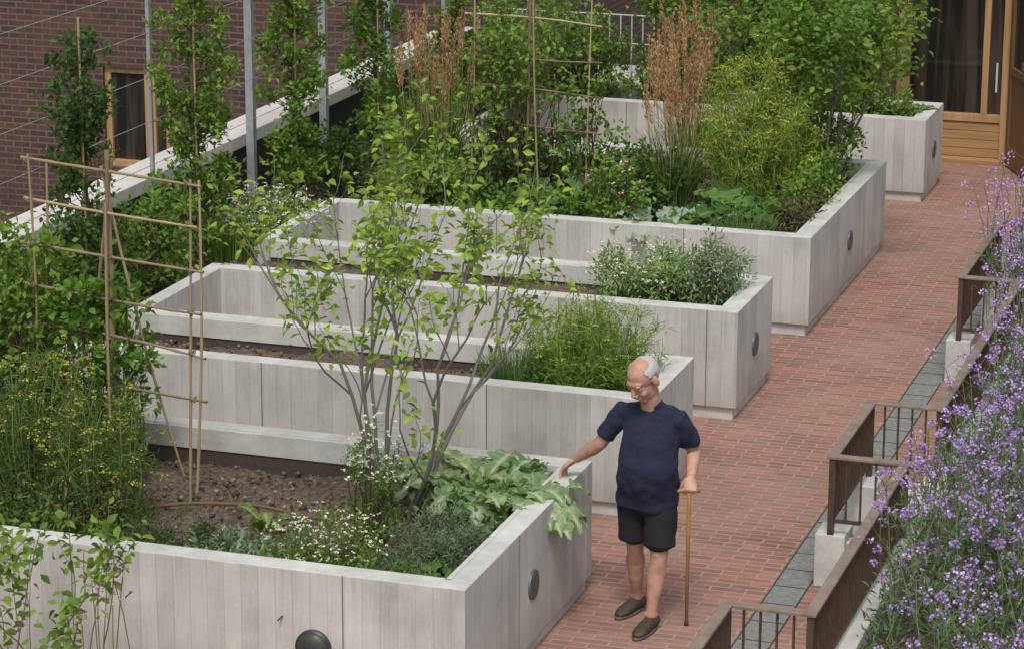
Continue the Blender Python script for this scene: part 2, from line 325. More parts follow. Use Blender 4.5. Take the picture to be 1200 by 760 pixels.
def cane(p,q,r=.0085):
    S=25; t=np.linspace(0,1,S)[:,None]; P=A(*p)*(1-t)+A(*q)*t+np.sin(t*math.pi)*rng.normal(size=3)*.012; R=np.full(S,r); R[::4]*=1.28; R*=np.linspace(1.1,.8,S)
    return P,R
def trellis(name,canes,ties):
    g=group(name); Ps,Rs=zip(*[cane(*c) for c in canes]); n=len(canes)
    build('canes',[tubes(np.stack(Ps),np.stack(Rs),8,cols((.38,.29,.18),(.22,.16,.10),n,.2))],M_stem,g,True)
    T=np.array(ties); a=np.linspace(0,6.283,9); ring=T[:,None]+np.stack([np.cos(a)*.017,np.sin(a)*.017,np.sin(a*2)*.014],-1)[None]
    build('twine_ties',[tubes(ring,.006,5,(.20,.15,.09))],M_stem,g); return g

# ------------------------------------------------------------ ground & hard landscape
boxes('brick_paving',[(-9.7,-2.76,5,27.9,-.3,0)],[M_pave]) 
boxes('ground',[(-400,400,-300,700,-9.2,-9)],[M_street])
boxes('terrace_slab',[(-9.9,12,4,34,-1.2,-.305)],[M_cap])
boxes('drain_channel',[(-3.41,-3.215,5,27.4,-.1,.004)],[M_drain])
boxes('drain_cover_joint',[(-3.408,-3.217,5.1+i*.3,5.106+i*.3,.0,.0065) for i in range(75)]+[(-3.418,-3.411,5,27.4,0,.006),(-3.214,-3.207,5,27.4,0,.006)],[M_dark])
XE=-4.43;XL=-8.4;t=.12
beds=[(12.64,14.91),(16.2,17.25),(18.46,19.54),(20.83,23.93),(25.9,26.85)]
def soil(name,x0,x1,y0,y1,g,z=.54):
    nx=max(4,int((x1-x0)/.05)); ny=max(4,int((y1-y0)/.05)); X,Y=np.meshgrid(np.linspace(x0,x1,nx),np.linspace(y0,y1,ny),indexing='ij')
    Z=z+.02*np.sin(X*3.1+Y*1.7)+.015*np.sin(X*7.3-Y*5.1)+rng.normal(size=X.shape)*.010
    V=np.stack([X,Y,Z],-1).reshape(-1,3); idx=np.arange(nx*ny).reshape(nx,ny)
    F=np.stack([idx[:-1,:-1],idx[1:,:-1],idx[1:,1:],idx[:-1,1:]],-1).reshape(-1,4)
    build(name,[(V,F,None)],M_soil,g,True)
    n=int((x1-x0)*(y1-y0)*220); p=np.c_[rng.uniform(x0+.05,x1-.05,n),rng.uniform(y0+.05,y1-.05,n),np.full(n,z+.008)]
    s=rng.uniform(.004,.02,n); ch=inst(OT,OF,p,rng.normal(size=(n,3)),rng.normal(size=(n,3)),s,s*1.1,cols((.07,.05,.035),(.24,.18,.13),n,.3))
    build('clods_and_chippings',[ch],M_stem,g)
def concrete_planter(i,yn,yf):
    g=group('concrete_planter'); xl=-9.66 if i==0 else XL-t
    W=[(xl,XE,yn,yn+t),(XE-t,XE,yn+t,yf-t),(XL-t,XE,yf-t,yf)]
    body=[(a,b,c,d,.09,.80) for a,b,c,d in W]
    if i<4: body.append((XL-t,XL,yf,beds[i+1][0],.09,.80))
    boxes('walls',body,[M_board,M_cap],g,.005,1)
    pl=[(xl+.03,XE-.03,yn+.03,yn+t-.01,0,.092),(XE-t+.01,XE-.03,yn+t-.01,yf-t+.01,0,.092),(XL-t+.03,XE-.03,yf-t+.01,yf-.03,0,.092)]
    if i<4: pl.append((XL-t+.01,XL-.03,yf-.03,beds[i+1][0]+.03,0,.092))
    boxes('plinth',pl,[M_cap],g)
    e=.004
    up=[(XL,XE-t-e,yf-t-.03,yf-t-e,.66,.796),(XL,XE-t-.035,yn+t+e,yn+t+.03,.66,.796),(XE-t-.034,XE-t-e,yn+t+.031,yf-t-.031,.66,.796)]
    boxes('inner_upstand',up,[M_cap],g,.003)
    li=[(XL,XE-t-.01,yf-t-.02,yf-t-.008,.4,.662),(XL,XE-t-.04,yn+t+.008,yn+t+.02,.4,.662),(XE-t-.025,XE-t-.01,yn+t+.02,yf-t-.02,.4,.662)]
    boxes('liner',li,[M_liner],g)
    bm=bmesh.new(); yc=(yn+yf)/2
    bmesh.ops.create_cone(bm,cap_ends=True,segments=40,radius1=.088,radius2=.084,depth=.012,matrix=Matrix.Translation((XE+.006,yc,.43))@Matrix.Rotation(math.pi/2,4,'Y'))
    for k in range(-3,4):
        bmesh.ops.create_cube(bm,size=1,matrix=Matrix.Translation((XE+.014,yc,.43+k*.02))@Matrix.Diagonal((.004,2*math.sqrt(.075**2-(k*.02)**2),.006,1)))
    me=bpy.data.meshes.new('vent'); bm.to_mesh(me); bm.free(); me.materials.append(M_vent); o=link(bpy.data.objects.new('vent',me)); o.parent=g
    soil('soil',XL-.05 if i else -9.66,XE-.06,yn+.06,yf-.06,g,.61 if i in (1,2) else .57)
for i,(a,b_) in enumerate(beds): concrete_planter(i,a,b_)
gb=group('side_planting_bed'); soil('soil',-9.66,-8.46,14.85,27.8,gb)
gb=group('rear_planting_bed'); soil('soil',-8.46,-5.6,26.8,27.85,gb,.6)
boxes('bed_retaining_wall',[(-5.62,-5.5,26.851,27.88,0,.78)],[M_board])
gp=group('parapet_wall')
boxes('wall',[(-9.93,-9.68,8,27.9,-1.2,1.0)],[M_dark],gp)
boxes('coping',[(-10.0,-9.64,8,14.0,1.0,1.11),(-10.0,-9.64,14.008,18.6,1.0,1.11),(-10.0,-9.64,18.608,23.2,1.0,1.11),(-10.0,-9.64,23.208,27.9,1.0,1.11)],[M_coping],gp,.006)
gw=group('wire_trellis_posts')
boxes('posts',[(-9.52,-9.45,y-.035,y+.035,.3,3.9) for y in (21.55,23.2,24.85,26.5)],[M_galv],gw,.004)
boxes('slim_posts',[(-9.5,-9.47,y-.015,y+.015,.3,3.6) for y in (15.5,19.6)],[M_galv],gw)
wr=np.array([[A(-9.44,14,z)*(1-q)+A(-9.44,27.6,z)*q for q in np.linspace(0,1,4)] for z in (1.3,1.65,2.0,2.35,2.7,3.05,3.4)])
build('wires',[tubes(wr,.003,4,(.3,.3,.3))],M_stem,gw)
def brick_building():
    g=group('brick_building'); Y=30.0
    wins=[(-15.14,-14.27,-1.2,.02),(-19.5,-18.4,-1.2,.02),(-15.14,-14.27,2.2,3.6),(-19.5,-18.4,2.2,3.6),(-15.14,-14.27,-4.6,-3.2),(-19.5,-18.4,-4.6,-3.2),(-12.2,-11.3,2.2,3.6),(-12.2,-11.3,-4.6,-3.2)]
    xs=sorted({-26,-10.02,*[w[0] for w in wins],*[w[1] for w in wins]}); zs=sorted({-9,6.5,*[w[2] for w in wins],*[w[3] for w in wins]})
    L=[]
    for i in range(len(xs)-1):
        j=0
        while j<len(zs)-1:
            if any(w[0]<=xs[i]<w[1] and w[2]<=zs[j]<w[3] for w in wins): j+=1; continue
            k=j
            while k+1<len(zs)-1 and not any(w[0]<=xs[i]<w[1] and w[2]<=zs[k+1]<w[3] for w in wins): k+=1
            L.append((xs[i],xs[i+1],Y,Y+.35,zs[j],zs[k+1])); j=k+1
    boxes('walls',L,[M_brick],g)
    F=[];G=[];Cu=[]
    for x0,x1,z0,z1 in wins:
        f=.075; y0=Y+.05;y1=Y+.13; mx=x0+(x1-x0)*.60
        F+=[(x0,x1,y0,y1,z1-f,z1),(x0,x1,y0-.03,y1,z0,z0+f),(x0,x0+f,y0,y1,z0+f,z1-f),(x1-f,x1,y0,y1,z0+f,z1-f),(mx,mx+.14,y0,y1,z0+f,z1-f)]
        G+=[(x0+f,mx,y0+.05,y0+.06,z0+f,z1-f),(mx+.14,x1-f,y0+.05,y0+.06,z0+f,z1-f)]
        Cu+=[(x0,x1,Y+.30,Y+.32,z0,z1)]
    boxes('window_frames',F,[M_oak],g,.004); boxes('window_glass',G,[M_glass],g); boxes('blinds',Cu,[M_curtain],g)
    boxes('roof_coping',[(-26.1,-10.0,29.9,30.45,6.5,6.62)],[M_coping],g)
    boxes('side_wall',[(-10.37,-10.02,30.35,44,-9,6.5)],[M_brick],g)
brick_building()
boxes('pale_rendered_building',[(-30,20,62,63,-9,9)],[M_white])
gd=group('timber_doorway_building'); Y=27.9
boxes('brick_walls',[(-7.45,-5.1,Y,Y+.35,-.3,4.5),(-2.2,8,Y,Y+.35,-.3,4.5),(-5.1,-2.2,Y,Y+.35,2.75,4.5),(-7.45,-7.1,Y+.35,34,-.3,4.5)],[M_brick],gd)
fr=[(-5.1,-4.97,Y+.01,Y+.15,0,2.75),(-4.97,-4.03,Y+.02,Y+.14,.0,.05),(-4.03,-3.93,Y+.01,Y+.15,0,2.75),(-4.97,-4.03,Y+.02,Y+.14,2.65,2.75),
    (-4.97,-4.03,Y+.02,Y+.14,.42,.50),(-4.23,-4.165,Y+.02,Y+.14,.50,2.65)]
boxes('timber_frame',fr,[M_oak],gd,.004)
boxes('timber_cladding',[(-4.97,-4.03,Y+.04,Y+.1,.055+i*.09,.14+i*.09) for i in range(4)]+[(-5.5,-4.0,Y-.06,Y,0,.045)],[M_oakh],gd,.004)
boxes('glazing',[(-4.97,-4.23,Y+.08,Y+.09,.5,2.65),(-4.165,-4.03,Y+.08,Y+.09,.5,2.65)],[M_glass],gd)
boxes('interior',[(-5.1,-2.2,Y+2.0,Y+2.05,0,2.75),(-3.9,-2.2,Y+.3,Y+2,-.02,.01)],[M_curtain],gd)
o=boxes('open_door_leaf',[(0,.09,-.06,0,.02,2.4),(.09,.81,-.06,0,.02,.22),(.81,.90,-.06,0,.02,2.4),(.09,.81,-.06,0,2.3,2.4),(.09,.81,-.045,-.015,.22,.95),(.09,.81,-.06,0,.95,1.03),(.09,.81,-.035,-.028,1.03,2.3,1)],[M_dkwood,M_glass],gd,.004)
o.location=(-3.9,Y-.02,0); o.rotation_euler=(0,0,math.radians(-66))
hd=np.array([[A(-4.07,Y-.05,z) for z in (.75,.85,.95,1.05)]]); build('door_handle',[tubes(hd,.011,8,(.6,.6,.6))],M_stem,gd)
gr=group('rear_metal_railing'); P=[[A(-9.6,27.75,z)*(1-q)+A(-7.5,27.75,z)*q for q in np.linspace(0,1,4)] for z in (1.05,1.35)]
for x in np.arange(-9.55,-7.5,.12): P.append([A(x,27.75,z) for z in np.linspace(.55,1.35,4)])
build('rails',[tubes(np.array(P),.009,6,(.5,.5,.48))],M_stem,gr)

# ------------------------------------------------------------ right-hand railing, kerb and flower bed
gk=group('flower_bed_kerb')
segs=[(8.0,12.85,-3.10),(12.85,15.40,-2.67),(15.40,16.56,-3.10),(16.56,19.93,-2.67),(19.93,21.8,-3.10),(21.8,25.2,-2.67),(25.2,27.2,-3.1)]
boxes('concrete_upstand',[(-2.75,-2.58,8,27.8,-.3,.36)],[M_cap],gk,.006)
kk=[];dk=[]
for y0,y1,x in segs:
    if x<-3:
        kk+=[(-3.19,-3.01,y0-.02,y0+.22,0,.33),(-3.19,-3.01,y1-.22,y1+.02,0,.33)]
        dk+=[(-2.98,-2.76,y0+.12,y1-.12,0,.24)]
        kk+=[(-3.01,-2.755,y0+.03,y0+.12,0,.28),(-3.01,-2.755,y1-.12,y1-.03,0,.28)]
boxes('corner_piers',kk,[M_cap],gk,.005)
boxes('planting_trough',dk,[M_dark],gk,.005)
grl=group('bronze_railing'); top=[];low=[];bal=[];post=[]
for i,(y0,y1,x) in enumerate(segs):
    top.append((x-.031,x+.031,y0-.031,y1+.031,.805,.823)); low.append((x-.010,x+.010,y0,y1,.405,.425))
    n=max(2,int((y1-y0)/.09))
    for k in range(1,n): y=y0+(y1-y0)*k/n; bal.append((x-.011,x+.011,y-.005,y+.005,.425,.805))
    for y in (y0,y1): post.append((x-.018,x+.018,y-.018,y+.018,.33 if x<-3 else .36,.805))
    if i<len(segs)-1:
        xa,xb=-3.10,-2.67
        top.append((xa+.031,xb-.031,y1-.031,y1+.031,.8045,.8225)); low.append((xa+.018,xb-.018,y1-.010,y1+.010,.405,.425))
        for k in range(1,5): xx=xa+(xb-xa)*k/5; bal.append((xx-.005,xx+.005,y1-.011,y1+.011,.425,.805))
boxes('handrail',top,[M_bronzetop],grl,.003); boxes('bottom_rail',low,[M_bronze],grl); boxes('balusters',bal,[M_bronze],grl); boxes('posts',post,[M_bronze],grl)
gs=group('flower_bed'); soil('soil',-2.6,1.5,8,27.8,gs,.28)

VP=((.36,.20,.56),(.60,.42,.74))
def verbena():
    g=group('purple_verbena_bed'); n=900
    nc=105; cc=np.c_[-2.42+rng.random(nc)**1.2*1.4,11.8+12.2*rng.random(nc)**.9]; ci=rng.integers(0,nc,n)
    x=cc[ci,0]+rng.normal(size=n)*.14; y=cc[ci,1]+rng.normal(size=n)*.22; x=np.maximum(x,-2.52); b=np.c_[x,y,np.full(n,.28)]
    h=rng.uniform(.4,1.0,n)*rng.uniform(.7,1.15,nc)[ci]*np.clip(1+(y-17)*.05,.95,1.3); tip=b+np.c_[rng.normal(size=n)*.14-.05,rng.normal(size=n)*.12,h]
    P=stempaths(b,tip,6,.05); ch=[tubes(P,.003,3,(.14,.20,.08))]
    m=6; i=np.repeat(np.arange(n),m); f=rng.integers(2,6,n*m); s=P[i,f]; q=s+np.c_[rng.normal(size=n*m)*.07,rng.normal(size=n*m)*.07,rng.uniform(.03,.14,n*m)]
    ch.append(tubes(stempaths(s,q,3,.05),.002,3,(.14,.20,.08))); build('stems',ch,M_stem,g)
    q=q[rng.random(n*m)<.5]; k=20; j=np.repeat(np.arange(len(q)),k); off=norm(rng.normal(size=(len(j),3)))*.021*A(1,1,.6)*rng.uniform(.5,1.5,(len(q),1))[j]
    tv=rng.random(len(q))[j]; c=cols(*VP,len(j),.18,np.clip(tv*.8+rng.random(len(j))*.2,0,1))
    build('flowers',[inst(QT,QF,q[j]+off,off+rng.normal(size=off.shape)*.006,rng.normal(size=off.shape),.017,.015,c)],M_flower,g)
    K=1700; ck=rng.integers(0,nc,K); cen=np.c_[np.maximum(cc[ck,0]+rng.normal(size=K)*.2,-2.5),cc[ck,1]+rng.normal(size=K)*.28,.32+rng.random(K)**1.2*.5]
    build('leaves',[leafball(cen,.1,18,.065,.012,(.09,.15,.065),(.22,.30,.18),.8,False)],M_leaf,g)
verbena()
def bay_plants(y0,y1,n):
    g=group('verbena_in_bay'); b=np.c_[rng.uniform(-2.95,-2.6,n),rng.uniform(y0,y1,n),np.full(n,.25)]
    tip=b+np.c_[rng.normal(size=n)*.1,rng.normal(size=n)*.1,rng.uniform(.7,1.35,n)]; P=stempaths(b,tip,6,.05)
    build('stems',[tubes(P,.0028,3,(.12,.17,.07))],M_stem,g)
    i=np.repeat(np.arange(n),4); q=P[i,rng.integers(3,6,n*4)]+rng.normal(size=(n*4,3))*.04; k=16; j=np.repeat(np.arange(len(q)),k); off=norm(rng.normal(size=(len(j),3)))*.02
    build('flowers',[inst(QT,QF,q[j]+off,off,rng.normal(size=off.shape),.016,.014,cols(*VP,len(j)))],M_flower,g)
    build('leaves',[leafball(P[:,2],.08,18,.05,.012,(.10,.15,.07),(.18,.24,.12),.8,False)],M_leaf,g)
bay_plants(20.1,21.9,60)

# ------------------------------------------------------------ planting
column_tree('column_tree',-9.0,17.45,2.15,.22,130,26,G_DK,G_MID,.8)
column_tree('column_tree',-9.0,19.35,3.0,.26,230,28,G_MID,G_LT,.8)
column_tree('column_tree',-9.0,21.35,3.2,.24,230,28,G_MID,G_LT,.8)
column_tree('column_tree',-9.05,23.4,2.6,.26,160,26,G_MID,G_BR,.7)
column_tree('column_tree',-9.05,25.6,2.4,.30,160,26,G_MID,G_LT,.7)
for (x,y,ex,ey,ez,c1,c2,K) in [(-9.0,15.4,.5,.6,.42,G_DK,G_MID,90),(-9.1,16.4,.4,.5,.5,G_MID,G_LT,100),(-9.0,17.6,.4,.5,.3,G_DK,G_MID,70),(-9.0,18.6,.38,.5,.45,G_MID,G_LT,90),
        (-9.0,22.4,.45,.6,.3,G_DK,G_MID,70),(-9.0,24.4,.45,.8,.5,G_MID,G_BR,100),(-8.9,26.6,.5,.8,.5,G_MID,G_LT,100)]:
    shrub('shrub',(x,y,.55+ez*.8),(ex,ey,ez),K,30,.05,.032,c1,c2,.09)
shrub('white_daisy_bush',(-8.78,20.25,.72),(.42,.5,.26),80,30,.045,.012,G_MID,G_LT,.08,False,flowers=(300,.026,(.8,.8,.75),(.65,.65,.55)))
grass('ornamental_grass',(-8.9,19.7),.18,.55,220,.008,G_MID,G_LT,.5)
FD=((.045,.09,.028),(.15,.22,.05))
fennel('yellow_fennel',(-7.45,13.75),(.62,.55),1.0,110,*FD,150,(.48,.45,.08),thread=110)
fennel('yellow_fennel',(-8.15,13.5),(.5,.55),1.05,80,*FD,80,(.48,.45,.08),thread=100)
fennel('dill',(-6.95,13.55),(.3,.4),.85,60,*FD,90,(.48,.45,.08),thread=90)
shrub('leafy_shrub',(-7.9,14.2,.85),(.55,.4,.35),100,30,.05,.032,G_DK,G_MID,.1)
shrub('leafy_shrub',(-7.4,13.05,.66),(.6,.25,.16),90,30,.04,.02,G_DK,G_MID,.08)
shrub('bronze_foliage_shrub',(-7.0,13.35,.75),(.35,.25,.2),60,26,.04,.015,(.07,.08,.03),(.2,.22,.08),.08,False)
shrub('climbing_bean_foliage',(-7.85,14.4,1.5),(.42,.2,.62),110,20,.06,.045,G_MID,G_LT,.10,soil=.6)
shrub('climbing_bean_foliage',(-7.25,14.3,1.35),(.3,.16,.62),80,17,.06,.045,G_MID,G_BR,.09,soil=.6)
shrub('climbing_bean_foliage',(-8.5,14.5,1.2),(.45,.3,.5),90,22,.06,.045,G_MID,G_LT,.10,soil=.6)
trellis('bamboo_trellis',[((-7.78,14.33,.5),(-7.74,14.33,2.52)),((-7.20,14.22,.5),(-7.17,14.22,2.60),.017),((-7.235,14.25,.5),(-7.16,14.2,2.55),.014),((-6.64,14.08,.5),(-6.58,14.08,2.5)),
    ((-7.82,14.40,2.48),(-6.5,14.05,2.47)),((-7.80,14.38,2.24),(-6.53,14.05,2.23)),((-7.84,14.38,1.97),(-6.5,14.05,1.97)),((-7.83,14.38,1.72),(-6.52,14.05,1.72)),((-7.8,14.38,1.48),(-6.5,14.05,1.46)),((-7.84,14.38,1.2),(-6.5,14.05,1.2)),
    ((-7.15,14.24,2.55),(-7.55,14.5,.5)),((-7.22,14.24,2.5),(-6.85,14.5,.5)),((-7.18,14.2,2.3),(-7.02,13.85,.5)),((-7.75,14.5,.5),(-7.72,14.52,2.45)),((-6.70,14.3,.5),(-6.62,14.28,2.45))],
    [(x,y,z) for z in (2.48,2.24,1.97,1.72,1.48,1.2) for x,y in ((-7.76,14.34),(-7.18,14.21),(-6.6,14.08))])
out=[];tips=[]
for k in range(9):
    a=k*.7+rng.normal()*.2; p=A(-5.38+math.cos(a)*.07,14.15+math.sin(a)*.07,.52)
    d=norm(A(math.cos(a)*.34+.10,math.sin(a)*.34,1)); grow(p,d,1.04*rng.uniform(.8,1.1),.0145,3,out,tips,.35,.18,(2,3),.66,.62)
tree_obj('multi_stem_amelanchier',out,tips,2300,.066,.038,(.14,.26,.035),(.32,.44,.07),(.20,.185,.16),.05,7)
WH=((.85,.85,.78),(.7,.68,.45))
shrub('white_chamomile',(-5.4,13.15,.72),(.34,.36,.2),80,36,.035,.006,G_MID,G_LT,.07,False,flowers=(190,.016,*WH))
shrub('white_chamomile',(-5.35,13.75,.9),(.16,.2,.42),50,30,.035,.008,G_MID,G_BR,.06,False,flowers=(110,.018,*WH))
shrub('grey_lavender',(-4.9,13.5,.68),(.28,.42,.17),100,44,.045,.005,G_GREY,(.27,.34,.24),.07,False)
shrub('sage_plant',(-5.85,13.05,.64),(.38,.24,.12),75,26,.05,.018,G_GREY,(.29,.36,.25),.07)
shrub('low_herb_planting',(-5.6,12.98,.62),(.95,.18,.10),110,26,.04,.02,G_MID,G_LT,.06)
shrub('rosemary_bush',(-6.35,13.05,.68),(.34,.22,.22),75,44,.035,.005,G_DK,G_MID,.07,False)
shrub('low_herb_planting',(-6.9,13.0,.62),(.5,.2,.12),70,26,.04,.02,G_MID,G_BR,.06)
CD=dict(lobes=5,soil=.62,rib=(.55,.60,.45),jag=.34)
bigleaf_plant('cardoon',(-4.95,14.35),44,.36,.15,(.13,.23,.09),(.31,.42,.21),.30,lift=(.2,1.0),droop=(.7,1.3),**CD)
bigleaf_plant('cardoon',(-4.68,14.35),30,.32,.14,(.13,.23,.09),(.31,.42,.21),.16,lift=(.5,1.1),droop=(.9,1.4),**CD)
bigleaf_plant('pale_chard_leaf',(-4.95,14.45),5,.36,.12,(.22,.33,.1),(.36,.45,.2),.06,lobes=2,soil=.62,rib=(.64,.66,.52),lift=(.6,1.0),droop=(.5,.8),arc=(2.0,4.2))
shrub('leafy_vegetables',(-4.85,14.1,.70),(.34,.4,.14),60,20,.06,.035,(.11,.2,.07),(.26,.36,.15),.08)
bigleaf_plant('chard',(-6.02,13.75),9,.13,.07,(.08,.19,.04),(.18,.3,.06),.05,2,.57,(.45,.4,.2),(.7,1.6),(.3,.7))
bigleaf_plant('squash_plant',(-5.0,12.98),22,.17,.14,(.05,.14,.03),(.12,.25,.04),.16,2,.58,(.2,.3,.1),(.1,.5),(.5,1))
bigleaf_plant('squash_plant',(-4.75,13.1),20,.15,.13,(.05,.14,.03),(.12,.25,.04),.16,2,.58,(.2,.3,.1),(.1,.5),(.5,1))
hs=[A(-6.95,13.75,.59),A(-6.6,13.95,.61),A(-6.2,14.05,.61),A(-5.8,13.95,.60),A(-5.5,14.1,.59)]
tt=np.linspace(0,4,30); HP=np.array([[hs[min(int(q),3)]*(1-(q-min(int(q),3)))+hs[min(int(q),3)+1]*(q-min(int(q),3)) for q in tt]])
for _ in range(4): HP[:,1:-1]=(HP[:,:-2]+HP[:,1:-1]*2+HP[:,2:])/4
build('irrigation_hose',[tubes(HP,.011,8,(.16,.10,.06))],M_stem,None,True)
grass('rosemary_clump',(-5.5,16.7),.22,.4,600,.009,(.08,.16,.05),(.18,.28,.1),.35,.6)
fennel('fennel',(-5.0,16.75),(.48,.36),.75,110,(.12,.22,.035),(.25,.36,.06),90,(.46,.48,.08),thread=120,soil=.6)
shrub('leafy_herb',(-5.0,16.7,.75),(.46,.3,.2),80,30,.04,.01,G_MID,G_LT,.08,False,soil=.6)
shrub('sparse_seedlings',(-6.1,16.7,.64),(.35,.3,.03),16,14,.04,.02,G_MID,(.2,.12,.05),.04,soil=.6)
shrub('pale_flowering_shrub',(-5.2,19.0,.84),(.50,.34,.28),110,30,.05,.018,(.14,.25,.08),(.32,.42,.18),.09,True,soil=.6,flowers=(190,.022,(.72,.74,.55),(.55,.6,.35)))
shrub('grey_green_shrub',(-4.78,19.05,.88),(.27,.27,.3),80,30,.05,.014,(.14,.21,.11),(.28,.36,.22),.08,False,soil=.6)
shrub('sparse_seedlings',(-6.6,19.0,.64),(.5,.3,.03),18,14,.04,.02,G_MID,(.2,.12,.05),.04,soil=.6)
bigleaf_plant('rhubarb',(-5.2,21.75),34,.36,.27,(.05,.14,.03),(.12,.25,.05),.32,3,.6,(.25,.3,.12),(.3,1.))
bigleaf_plant('silver_cardoon',(-5.8,21.25),50,.25,.10,(.26,.34,.26),(.38,.46,.36),.38,6,.62,(.45,.5,.4),(.4,1.2),jag=.4)
grass('rosemary_clump',(-5.05,21.2),.22,.45,600,.009,(.08,.15,.05),(.18,.26,.09),.4)
grass('rosemary_clump',(-4.8,21.2),.15,.3,300,.009,(.08,.15,.05),(.18,.26,.09),.4)
bigleaf_plant('artichoke',(-6.55,21.7),36,.4,.16,(.05,.12,.03),(.11,.2,.06),.35,6,.6,(.15,.22,.1),(.3,1.),jag=.35)
shrub('dark_shrub',(-7.3,22.3,.85),(.6,.7,.4),140,30,.055,.035,G_DK,G_MID,.1)
shrub('dark_shrub',(-6.2,22.2,.78),(.5,.6,.38),110,30,.055,.035,G_DK,G_MID,.1)
shrub('leafy_shrub',(-8.0,21.9,.75),(.45,.7,.28),100,28,.05,.03,G_MID,G_LT,.1)
shrub('leafy_shrub',(-6.9,21.4,.7),(.7,.35,.2),100,28,.05,.03,G_DK,G_BR,.09)
shrub('purple_leaf_shrub',(-4.72,21.7,.74),(.18,.6,.2),60,28,.05,.02,(.06,.07,.04),(.2,.15,.09),.08)
shrub('leafy_shrub',(-4.8,22.4,.85),(.25,.7,.3),90,28,.05,.03,G_MID,G_LT,.1)
shrub('climbing_rose',(-6.15,21.2,.9),(.3,.2,.4),55,22,.05,.03,G_MID,G_LT,.09,flowers=(24,.035,(.7,.35,.4),(.6,.45,.45)))
grass('feather_reed_grass',(-5.95,22.3),.17,1.0,420,.010,(.08,.15,.035),(.19,.27,.07),.5,plume=46)
grass('feather_reed_grass',(-8.3,22.9),.2,1.0,420,.010,(.08,.15,.035),(.19,.27,.07),.5,plume=48)
grass('feather_reed_grass',(-6.35,24.3),.16,1.0,200,.009,(.08,.15,.035),(.19,.27,.07),.4,plume=34,soil=.5)
fennel('giant_fennel',(-5.25,22.45),(.50,.55),1.55,150,(.17,.27,.04),(.36,.44,.08),340,(.58,.58,.1),thread=130)
shrub('yellow_green_shrub',(-5.3,22.45,1.25),(.42,.42,.55),115,30,.04,.014,G_LT,G_YEL,.11,False)
out=[];tips=[]
for k in range(7):
    a=k*.9; p=A(-4.9+math.cos(a)*.1,23.1+math.sin(a)*.1,.52); d=norm(A(math.cos(a)*.36,math.sin(a)*.3,1)); grow(p,d,.85,.018,3,out,tips,.3,.15,(2,3),.7,.65)
tree_obj('amelanchier',out,tips,6000,.07,.045,G_MID,G_LT,(.15,.13,.11),.08,6)
shrub('leafy_shrub',(-4.95,23.2,1.0),(.38,.5,.5),120,28,.055,.035,G_MID,G_LT,.1)
trellis('bamboo_trellis',[((-7.7,22.1,.5),(-7.65,22.1,2.6)),((-7.15,22.0,.5),(-7.12,22.0,2.7),.013),((-6.6,21.9,.5),(-6.55,21.9,2.6))]
    +[((-7.75,22.15,z),(-6.45,21.85,z)) for z in (1.3,1.6,1.9,2.2,2.5)]+[((-7.1,22.0,2.6),(-7.5,22.4,.5)),((-7.15,22.0,2.6),(-6.85,22.4,.5)),((-7.1,22,2.6),(-6.9,21.6,.5))],
    [(x,y,z) for z in (1.3,1.6,1.9,2.2,2.5) for x,y in ((-7.68,22.1),(-7.13,22.0),(-6.57,21.9))])
shrub('climbing_foliage',(-7.3,22.05,1.6),(.5,.16,.75),95,16,.055,.04,G_MID,G_LT,.09,soil=.6)
shrub('climbing_foliage',(-6.6,22.0,1.3),(.3,.16,.5),45,16,.055,.04,G_MID,G_BR,.09,soil=.6)
for (x,y,z,ex,ey,ez,c1,c2,K) in [(-8.0,26.4,1.15,.5,.5,.5,G_MID,G_LT,110),(-7.0,26.5,1.0,.6,.5,.4,G_MID,G_LT,110),(-6.2,27.2,1.3,.5,.5,.7,G_DK,G_MID,120),(-5.3,26.4,.9,.4,.3,.3,G_MID,G_LT,70)]:
    shrub('rear_shrub',(x,y,z),(ex,ey,ez),K,28,.055,.035,c1,c2,.11)
for (x,y,h,nl) in ((-5.75,27.0,.8,4500),(-8.3,25.0,.8,3000),(-6.9,26.6,.75,2600)):
    out=[];tips=[]
    for k in range(5):
        a=k*1.3; p=A(x+math.cos(a)*.1,y+math.sin(a)*.1,.45 if y>26 else .3); d=norm(A(math.cos(a)*.3,math.sin(a)*.3,1)); grow(p,d,h,.02,3,out,tips,.3,.15,(2,3),.72,.6)
    tree_obj('small_tree',out,tips,nl,.065,.042,G_MID,G_LT,(.15,.13,.11),.07,6)
bigleaf_plant('low_foliage_plant',(-4.75,26.4),24,.2,.12,(.06,.15,.04),(.16,.28,.08),.2,3,.7)
shrub('low_shrub',(-5.0,26.4,.85),(.35,.25,.2),50,26,.05,.02,G_MID,G_LT,.08)
out=[];tips=[]
for k in range(10):
    p=A(-6.45+rng.normal()*.35,11.75+rng.normal()*.1,0.0); d=norm(A(rng.normal()*.3,rng.normal()*.1,1)); grow(p,d,.64,.007,2,out,tips,.3,.2,(2,2),.62,.6)
tree_obj('young_shrub',out,tips,700,.07,.042,G_MID,G_LT,(.16,.12,.08),.035,5)
g=group('dried_seedheads'); n=6; b=np.c_[rng.uniform(-6.1,-5.7,n),rng.uniform(11.6,11.9,n),np.zeros(n)]; tip=b+np.c_[rng.normal(size=n)*.1,rng.normal(size=n)*.05,rng.uniform(.75,1.0,n)]
P=stempaths(b,tip,6,.03); build('stems',[tubes(P,.003,4,(.22,.15,.09))],M_stem,g)
build('seedheads',[umbel(P[:,-1],.05,60,.012,(.32,.22,.17),(.42,.32,.25),1.6)],M_flower,g)
bm=bmesh.new(); bmesh.ops.create_uvsphere(bm,u_segments=32,v_segments=16,radius=.09)
for v in bm.verts: v.co.y*=.55 if v.co.y<0 else .1
